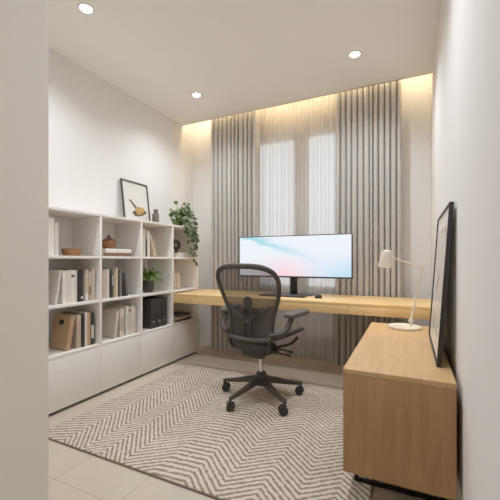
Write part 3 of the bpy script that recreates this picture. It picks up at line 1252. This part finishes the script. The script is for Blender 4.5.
# ------------------------------------------------------------------ monitor, keyboard, mouse
mn = thing('monitor', 'very wide black-framed monitor on the desk showing pale blue and pink picture', 'monitor', (-1.04, 3.17, DZ + .0005))
sx0, sx1, sz0, sz1 = -1.612 + 1.04, -.468 + 1.04, .878 - DZ, 1.290 - DZ
yy = -.055
bm = bmesh.new()
box(bm, (sx0, yy, sz0), (sx1, yy + .028, sz1), .004, 3)
box(bm, (-.24, yy + .026, sz0 + .08), (.24, yy + .046, sz1 - .08), .008, 3)
obj('housing', bm, M['black_plastic'], mn)
bm = bmesh.new()
bz = .009
uvl = bm.loops.layers.uv.new('UVMap')
vs = [bm.verts.new(p) for p in ((sx0 + bz, yy - .0008, sz0 + bz + .006), (sx1 - bz, yy - .0008, sz0 + bz + .006), (sx1 - bz, yy - .0008, sz1 - bz), (sx0 + bz, yy - .0008, sz1 - bz))]
fc_ = bm.faces.new(vs)
for lp, uv in zip(fc_.loops, ((0, 0), (1, 0), (1, 1), (0, 1))):
    lp[uvl].uv = uv
obj('screen', bm, M['screen'], mn)
bm = bmesh.new()
box(bm, (-.036, .002, .008), (.036, .030, sz0 + .18), .006, 3)
box(bm, (-.05, -.008, sz0 + .12), (.05, .004, sz0 + .22), .004)
obj('stand_neck', bm, M['black_plastic'], mn)
bm = bmesh.new(); box(bm, (-.21, -.09, 0), (.21, .10, .0075), .003, 2); obj('stand_base', bm, M['black_plastic'], mn)

kb = thing('keyboard', 'slim dark keyboard on the desk in front of the monitor stand', 'keyboard', (-1.08, 2.985, DZ + .0005))
bm = bmesh.new(); box(bm, (-.225, -.065, 0), (.225, .065, .010), .004, 3); obj('case', bm, M['black_plastic'], kb)
keym = plain('key_caps', rgb(62, 60, 58), 0.6)
bm = bmesh.new()
for r_ in range(5):
    n = 17
    for k in range(n):
        x = -.214 + k * .0252
        y = -.056 + r_ * .0225
        box(bm, (x, y, .0102), (x + .0215, y + .019, .0135), .0015, 1)
ky = obj('keys', bm, keym, kb)
ky['kind'] = 'stuff'

ms = thing('mouse', 'small dark computer mouse on the desk right of the keyboard', 'mouse', (-.745, 2.985, DZ + .0005), (0, 0, R(6)))
bm = bmesh.new()
def mouse_fn(u, v):
    a = 2 * PI * u
    q = v * PI / 2
    return (.032 * math.cos(a) * math.cos(q) ** .6, .054 * math.sin(a) * math.cos(q) ** .6, .034 * math.sin(q) * (1 - .25 * math.sin(a) * math.cos(q)))
grid(bm, mouse_fn, 32, 10)
bmesh.ops.remove_doubles(bm, verts=bm.verts, dist=.00005)
obj('shell', bm, M['black_plastic'], ms)
bm = bmesh.new(); lathe(bm, [(0, -.004), (.007, -.004), (.007, .004), (0, .004)], 20, Matrix.Translation((0, .030, .0245)) @ Matrix.Rotation(PI / 2, 4, 'Y'))
obj('scroll_wheel', bm, M['rubber'], ms)

# ------------------------------------------------------------------ sideboard
CX0, CX1, CY0, CY1, CZ0, CZ1 = -.258, .156, 1.455, 2.63, .1425, .578
cb = thing('sideboard', 'oak sideboard on black metal legs along the right wall', 'cabinet', (CX0, CY0, 0))
def S(x, y, z): return (x - CX0, y - CY0, z)
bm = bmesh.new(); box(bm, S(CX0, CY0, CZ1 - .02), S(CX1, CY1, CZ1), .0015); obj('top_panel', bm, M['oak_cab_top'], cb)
for y0_, y1_ in ((CY0 + .0008, CY0 + .021), (CY1 - .021, CY1 - .0008)):
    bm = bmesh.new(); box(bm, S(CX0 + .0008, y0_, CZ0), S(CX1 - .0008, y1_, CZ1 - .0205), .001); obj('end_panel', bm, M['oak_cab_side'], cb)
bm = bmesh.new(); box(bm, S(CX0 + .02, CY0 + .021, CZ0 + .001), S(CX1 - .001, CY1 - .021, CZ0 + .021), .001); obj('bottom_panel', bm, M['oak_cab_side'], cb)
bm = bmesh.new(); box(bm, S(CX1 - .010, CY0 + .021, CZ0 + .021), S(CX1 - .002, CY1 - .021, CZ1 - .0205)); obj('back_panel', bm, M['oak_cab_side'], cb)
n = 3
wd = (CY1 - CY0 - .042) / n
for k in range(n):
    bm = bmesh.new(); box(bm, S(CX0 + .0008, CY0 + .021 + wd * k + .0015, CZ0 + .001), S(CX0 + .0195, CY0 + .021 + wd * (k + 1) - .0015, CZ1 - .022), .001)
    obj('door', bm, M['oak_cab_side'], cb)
for y in (1.645, 2.43):
    bm = bmesh.new()
    for x in (-.238, .118):
        box(bm, S(x, y - .008, .004), S(x + .016, y + .008, CZ0 - .0005), .001)
    zf = RUGZ if y < 0 else .0
    box(bm, S(-.238, y - .0079, .0005), S(.134, y + .0079, .016), .001)
    box(bm, S(-.222, y - .0075, CZ0 - .016), S(.118, y + .0075, CZ0 - .0006), .001)
    obj('sled_leg', bm, M['black_metal'], cb)
cb.location.z = RUGZ + .001 - .0005

# ------------------------------------------------------------------ big picture leaning on the right wall
top_x, bot_x = XR - .008, .119
bw, bh = .69, .705
tl = math.asin((top_x - bot_x) / bh)
CT = CZ1 + RUGZ + .0005
bp_ = thing('large_framed_picture', 'large black framed abstract picture leaning on the right wall on the sideboard', 'picture', (bot_x, 1.985, CT + .0012), (0, -tl, PI))
picture_frame(bp_, bw, bh, .010, .018, M['frame_black'])
bm = bmesh.new(); box(bm, (.004, -bw / 2 + .010, .010), (.010, bw / 2 - .010, bh - .010)); obj('mat_board', bm, M['paper'], bp_)
bm = bmesh.new(); box(bm, (.0102, -bw / 2 + .085, .085), (.0112, bw / 2 - .085, bh - .085)); obj('print', bm, M['abstract'], bp_)
bm = bmesh.new(); box(bm, (.014, -bw / 2 + .010, .010), (.0155, bw / 2 - .010, bh - .010)); obj('glazing', bm, M['picture_glass'], bp_)

# ------------------------------------------------------------------ desk lamp
lp_ = thing('desk_lamp', 'cream angle-arm desk lamp standing on the sideboard', 'lamp', (-.035, 2.50, CT + .0008))
bm = bmesh.new(); lathe(bm, [(0, 0), (.098, 0), (.102, .003), (.102, .011), (.098, .015), (.03, .018), (0, .018)], 48); obj('base', bm, M['lamp_cream'], lp_)
zz = CT
def LL(x, z, y=2.50): return Vector((x + .035, y - 2.50, z - zz))
j0, j1, j2 = LL(.004, .640), LL(.072, .997), LL(-.088, 1.056)
bm = bmesh.new()
tube(bm, [(j0.x, 0, .0182), (j0.x, 0, j0.z - .012)], .008, 14)
lathe(bm, [(0, -.013), (.013, -.011), (.015, 0), (.013, .011), (0, .013)], 20, Matrix.Translation(j0) @ Matrix.Rotation(PI / 2, 4, 'X'))
obj('lower_joint', bm, M['lamp_cream'], lp_)
bm = bmesh.new(); tube(bm, [j0 + (j1 - j0).normalized() * .012, j1 - (j1 - j0).normalized() * .006], .0068, 12); obj('pole', bm, M['lamp_cream'], lp_)
bm = bmesh.new()
lathe(bm, [(0, -.011), (.010, -.010), (.011, 0), (.010, .010), (0, .011)], 18, Matrix.Translation(j1) @ Matrix.Rotation(PI / 2, 4, 'X'))
obj('elbow_joint', bm, M['lamp_cream'], lp_)
d_ = (j2 - j1).normalized()
bm = bmesh.new(); tube(bm, [j1 + d_ * .008, j2 + d_ * .02], .005, 12); obj('arm', bm, M['lamp_cream'], lp_)
bm = bmesh.new()
sh_mat = Matrix.Translation(LL(-.158, .997)) @ Matrix.Rotation(R(7), 4, 'Y')
lathe(bm, [(.046, 0), (.045, .02), (.038, .085), (.032, .112), (.022, .121), (0, .123), (0, .119), (.021, .117), (.029, .110), (.035, .084), (.042, .02), (.0435, 0), (.046, 0)], 36, sh_mat, cap=False)
sh = obj('lamp_shade', bm, M['lamp_cream'], lp_)
bm = bmesh.new()
tube(bm, [j2 + d_ * .019, sh_mat @ Vector((.030, 0, .085))], .007, 12)
obj('shade_mount', bm, M['lamp_cream'], lp_)
bm = bmesh.new(); lathe(bm, [(0, .030), (.018, .036), (.024, .055), (.018, .078), (.012, .1), (0, .1)], 20, sh_mat); obj('bulb', bm, M['lamp_bulb'], lp_)
l = bpy.data.lights.new('desk_lamp_beam', 'SPOT')
l.energy = 1.2
l.color = (1.0, .84, .62)
l.spot_size = R(110)
l.spot_blend = .9
l.shadow_soft_size = .02
o = bpy.data.objects.new('desk_lamp_beam', l)
col.objects.link(o)
o.location = (-.160, 2.50, 1.02)

# ------------------------------------------------------------------ office chair
ch = thing('office_chair', 'graphite mesh-back swivel office chair on five casters at the desk', 'chair', (-1.015, 2.32, RUGZ + .0008), (0, 0, R(-5.5)))
# five-star base, each leg with its caster
for k in range(5):
    a = R(257.5 + 72 * k)
    ml = Matrix.Rotation(a, 4, 'Z')
    bm = bmesh.new()
    t = bmesh.new()
    secs = [(.030, .026, .118, .168), (.10, .024, .108, .150), (.20, .020, .092, .122), (.29, .017, .080, .102), (.325, .014, .078, .096)]
    rings = []
    for x, w_, z0_, z1_ in secs:
        rings.append([t.verts.new(p) for p in ((x, -w_, z0_), (x, w_, z0_), (x, w_ * .8, z1_), (x, -w_ * .8, z1_))])
    for A, B in zip(rings, rings[1:]):
        for i in range(4):
            j = (i + 1) % 4
            t.faces.new((A[i], A[j], B[j], B[i]))
    t.faces.new(list(reversed(rings[0]))); t.faces.new(rings[-1])
    bmesh.ops.recalc_face_normals(t, faces=t.faces)
    bmesh.ops.bevel(t, geom=list(t.edges), offset=.005, segments=2, affect='EDGES')
    join_bm(bm, t, ml)
    leg = obj('base_leg', bm, M['chair_plastic'], ch)
    bm = bmesh.new()
    yaw = ml @ Matrix.Translation((.315, 0, 0)) @ Matrix.Rotation(R([40, 70, -30, 100, 20][k]), 4, 'Z')
    for s_ in (-1, 1):
        lathe(bm, [(0, -.010), (.026, -.010), (.031, -.006), (.0315, 0), (.031, .006), (.026, .010), (0, .010)], 24,
              yaw @ Matrix.Translation((-.012, s_ * .017, .0315)) @ Matrix.Rotation(PI / 2, 4, 'X'))
    box(bm, (-.030, -.0065, .024), (.010, .0065, .060), .003, 2, yaw)
    lathe(bm, [(0, .055), (.008, .055), (.008, .079), (0, .079)], 14, ml @ Matrix.Translation((.315, 0, 0)))
    obj('caster', bm, M['rubber'], leg)
bm = bmesh.new(); lathe(bm, [(0, .100), (.036, .100), (.044, .110), (.044, .165), (.036, .176), (.030, .198), (.0, .198)], 32); obj('hub', bm, M['chair_dark'], ch)
bm = bmesh.new(); lathe(bm, [(0, .1985), (.0155, .1985), (.0155, .335), (0, .335)], 24); obj('gas_cylinder', bm, M['chrome'], ch)
# tilt mechanism
bm = bmesh.new()
lathe(bm, [(0, .300), (.030, .300), (.034, .310), (.034, .345), (0, .345)], 24)
box(bm, (-.085, -.15, .335), (.085, .10, .405), .018, 3)
box(bm, (-.15, -.04, .355), (.15, .02, .390), .010, 3)
obj('tilt_mechanism', bm, M['chair_dark'], ch)
for sy, xx, zz_, dx in ((-.02, .15, .365, .10), (.05, .15, .372, .085)):
    bm = bmesh.new()
    tube(bm, [(xx - .02, sy, zz_), (xx + dx * .6, sy, zz_ - .005), (xx + dx, sy + .004, zz_ - .010)], [.006, .006, .010], 10)
    obj('adjustment_lever', bm, M['chair_dark'], ch)

# back
def back_y(z):
    q = (z - .44) / .59
    return -.165 - .035 * q - .10 * max(0, q) ** 2 - .035 * math.sin(PI * min(1, max(0, q))) * -1
half = [(0, 1.030), (.09, 1.028), (.165, 1.016), (.222, .985), (.247, .935), (.246, .875), (.230, .80), (.205, .725), (.184, .655), (.174, .59), (.170, .53), (.155, .482), (.11, .458), (0, .450)]
half = [(x * .99, .45 + (z - .45) * .94) for x, z in half]
def inter(z):
    for (x0, z0), (x1, z1) in zip(half[4:], half[5:]):
        if z1 <= z <= z0:
            return x0 + (x1 - x0) * (z - z0) / (z1 - z0)
    return None
def bowl(x, z):
    # side edges wrap forward round the sitter
    return .35 * x * x
loop = [(x, back_y(z) + bowl(x, z), z) for x, z in half] + [(-x, back_y(z) + bowl(x, z), z) for x, z in reversed(half[1:-1])]
path = smooth_path(loop, 5, closed=True)
bm = bmesh.new()
rad = []
for p in path:
    rad.append(.0155 + .004 * max(0, (p.z - .8) / .2))
tube(bm, path, rad, 12, closed=True, flat=.72, up=(0, 1, 0))
obj('back_frame', bm, M['chair_plastic'], ch)
# woven panel filling the loop
bm = bmesh.new()
ctr_z = .76
np_ = len(path)
rings = []
cen = bm.verts.new((0, back_y(ctr_z), ctr_z))
for r_ in range(1, 13):
    q = r_ / 12
    ring = []
    for p in path:
        x = p.x * q
        z = ctr_z + (p.z - ctr_z) * q
        ring.append(bm.verts.new((x, back_y(z) + bowl(x, z) + .012 * (1 - q * q), z)))
    rings.append(ring)
for i in range(np_):
    j = (i + 1) % np_
    bm.faces.new((cen, rings[0][i], rings[0][j]))
    for a_, b_ in zip(rings, rings[1:]):
        bm.faces.new((a_[i], b_[i], b_[j], a_[j]))
obj('back_mesh', bm, M['chair_mesh'], ch, angle=80)
# posture support: Y shaped spine behind the mesh
bm = bmesh.new()
def bk(x, z, off=-.030): return (x, back_y(z) + bowl(x, z) + off, z)
for s_ in (-1, 1):
    tube(bm, smooth_path([bk(.178 * s_, .715, -.012), bk(.12 * s_, .680), bk(.055 * s_, .635), bk(.026 * s_, .590), bk(.024 * s_, .52), bk(.026 * s_, .455, -.02)], 5), .013, 10, flat=.7)
tube(bm, smooth_path([bk(-.024, .60), bk(0, .592), bk(.024, .60)], 4), .012, 10)
obj('spine_support', bm, M['chair_dark'], ch)
bm = bmesh.new()
lathe(bm, [(0, -.012), (.030, -.010), (.038, 0), (.030, .010), (0, .012)], 24, Matrix.Translation(bk(0, .735, -.022)) @ Matrix.Rotation(PI / 2, 4, 'X') @ Matrix.Scale(1.25, 4, (0, 1, 0)))
tube(bm, smooth_path([bk(-.03, .70, -.022), bk(-.04, .655, -.024), bk(-.032, .61, -.028)], 4), .014, 8)
tube(bm, smooth_path([bk(.03, .70, -.022), bk(.04, .655, -.024), bk(.032, .61, -.028)], 4), .014, 8)
obj('lumbar_pad', bm, M['chair_dark'], ch)

# seat: frame and woven pan with a waterfall front
def seat_z(x, y):
    q = (y + .20) / .46
    z = .476 + .018 * max(0, (q - .5)) - .085 * max(0, q - .82) ** 1.5 * 4
    return z + .55 * x * x
sl = [(.0, -.205), (.12, -.200), (.185, -.165), (.215, -.05), (.245, .08), (.250, .17), (.225, .235), (.14, .262), (0, .268)]
sloop = [(x, y, seat_z(x, y)) for x, y in sl] + [(-x, y, seat_z(x, y)) for x, y in reversed(sl[1:-1])]
spath = smooth_path(sloop, 5, closed=True)
bm = bmesh.new(); tube(bm, spath, .018, 10, closed=True, flat=1.0, up=(0, 0, 1)); obj('seat_frame', bm, M['chair_plastic'], ch)
bm = bmesh.new()
np_ = len(spath)
cen = bm.verts.new((0, .02, seat_z(0, .02) - .02))
rings = []
for r_ in range(1, 11):
    q = r_ / 10
    ring = []
    for p in spath:
        x, y = p.x * q, .02 + (p.y - .02) * q
        ring.append(bm.verts.new((x, y, (seat_z(x, y) if q < 1 else p.z) - .02 * (1 - q * q) + .004)))
    rings.append(ring)
for i in range(np_):
    j = (i + 1) % np_
    bm.faces.new((cen, rings[0][i], rings[0][j]))
    for a_, b_ in zip(rings, rings[1:]):
        bm.faces.new((a_[i], b_[i], b_[j], a_[j]))
obj('seat_mesh', bm, plain('chair_seat_weave', rgb(74, 68, 63), .8, bump=.2), ch, angle=80)
# under-seat carrier joining seat, back and mechanism
bm = bmesh.new()
for s_ in (-1, 1):
    tube(bm, smooth_path([(.165 * s_, -.165, .50), (.155 * s_, -.175, .435), (.125 * s_, -.12, .392), (.09 * s_, -.02, .378)], 6), .017, 10, flat=.8)
    tube(bm, smooth_path([(.235 * s_, .15, .455), (.19 * s_, .11, .405), (.09 * s_, .04, .38)], 6), .013, 10, flat=.8)
def shell(u, v):
    # scooped rear shell between the back and the tilt mechanism
    x = (-1 + 2 * u) * (.182 - .045 * v)
    y = -.195 + .10 * v + .35 * x * x
    z = .452 - .100 * v - .035 * math.sin(PI * v) * (1 - (x / .19) ** 2) + .6 * x * x * v
    return (x, y, z)
grid(bm, shell, 20, 10)
grid(bm, lambda u, v: (lambda p: (p[0], p[1] + .02, p[2] + .02))(shell(1 - u, v)), 20, 10)
obj('seat_carrier', bm, M['chair_dark'], ch)
# arms
for s_ in (-1, 1):
    bm = bmesh.new()
    pts = [(.172 * s_, -.185, .520), (.205 * s_, -.178, .525), (.248 * s_, -.150, .538), (.268 * s_, -.11, .570), (.274 * s_, -.075, .61), (.278 * s_, -.05, .648)]
    tube(bm, smooth_path(pts, 6), [.015] * 12 + [.017] * 19, 12, flat=1.15)
    ar = obj('arm_support', bm, M['chair_plastic'], ch)
    bm = bmesh.new()
    mt = Matrix.Translation((.283 * s_, .02, .655)) @ Matrix.Rotation(R(-8 * s_), 4, 'Z') @ Matrix.Rotation(R(1.5), 4, 'X')
    def pad(u, v):
        a = 2 * PI * u
        q = -PI / 2 + PI * v
        k = lambda w: math.copysign(abs(w) ** .55, w)
        return (.048 * k(math.cos(a)) * k(math.cos(q)), .132 * k(math.sin(a)) * k(math.cos(q)), .021 * k(math.sin(q)))
    grid(bm, pad, 40, 12, mt)
    bmesh.ops.remove_doubles(bm, verts=bm.verts, dist=.0001)
    obj('arm_pad', bm, M['chair_arm'], ch, angle=60)

# ------------------------------------------------------------------ world, camera, view
wd_ = bpy.data.worlds.new('daylight')
sc.world = wd_
wd_.use_nodes = True
nt = wd_.node_tree
nt.nodes.clear()
wo = nt.nodes.new('ShaderNodeOutputWorld')
bg = nt.nodes.new('ShaderNodeBackground')
tc = nt.nodes.new('ShaderNodeTexCoord')
sp = nt.nodes.new('ShaderNodeSeparateXYZ')
mr = nt.nodes.new('ShaderNodeMapRange')
cr = nt.nodes.new('ShaderNodeValToRGB')
mr.inputs['From Min'].default_value = -.3
mr.inputs['From Max'].default_value = .7
cr.color_ramp.elements[0].color = (.80, .82, .84, 1)
cr.color_ramp.elements[1].color = (.86, .93, 1.0, 1)
nt.links.new(tc.outputs['Generated'], sp.inputs[0])
nt.links.new(sp.outputs['Z'], mr.inputs['Value'])
nt.links.new(mr.outputs[0], cr.inputs['Fac'])
nt.links.new(cr.outputs[0], bg.inputs['Color'])
bg.inputs['Strength'].default_value = .8
nt.links.new(bg.outputs[0], wo.inputs['Surface'])

cd = bpy.data.cameras.new('camera')
cam = bpy.data.objects.new('camera', cd)
col.objects.link(cam)
cd.sensor_width = 36
cd.lens = 336 / 500 * 36
cd.shift_y = .02
cd.clip_start = .02
cam.location = (0, 0, 1.05)
cam.rotation_euler = (PI / 2, 0, R(25.5))
sc.camera = cam

sc.view_settings.view_transform = 'Standard'
sc.view_settings.look = 'None'
sc.view_settings.exposure = 0.93
sc.view_settings.gamma = 1.15
sc.cycles.use_denoising = True
sc.cycles.max_bounces = 12
sc.cycles.diffuse_bounces = 8
sc.cycles.transparent_max_bounces = 16
sc.cycles.sample_clamp_indirect = 6
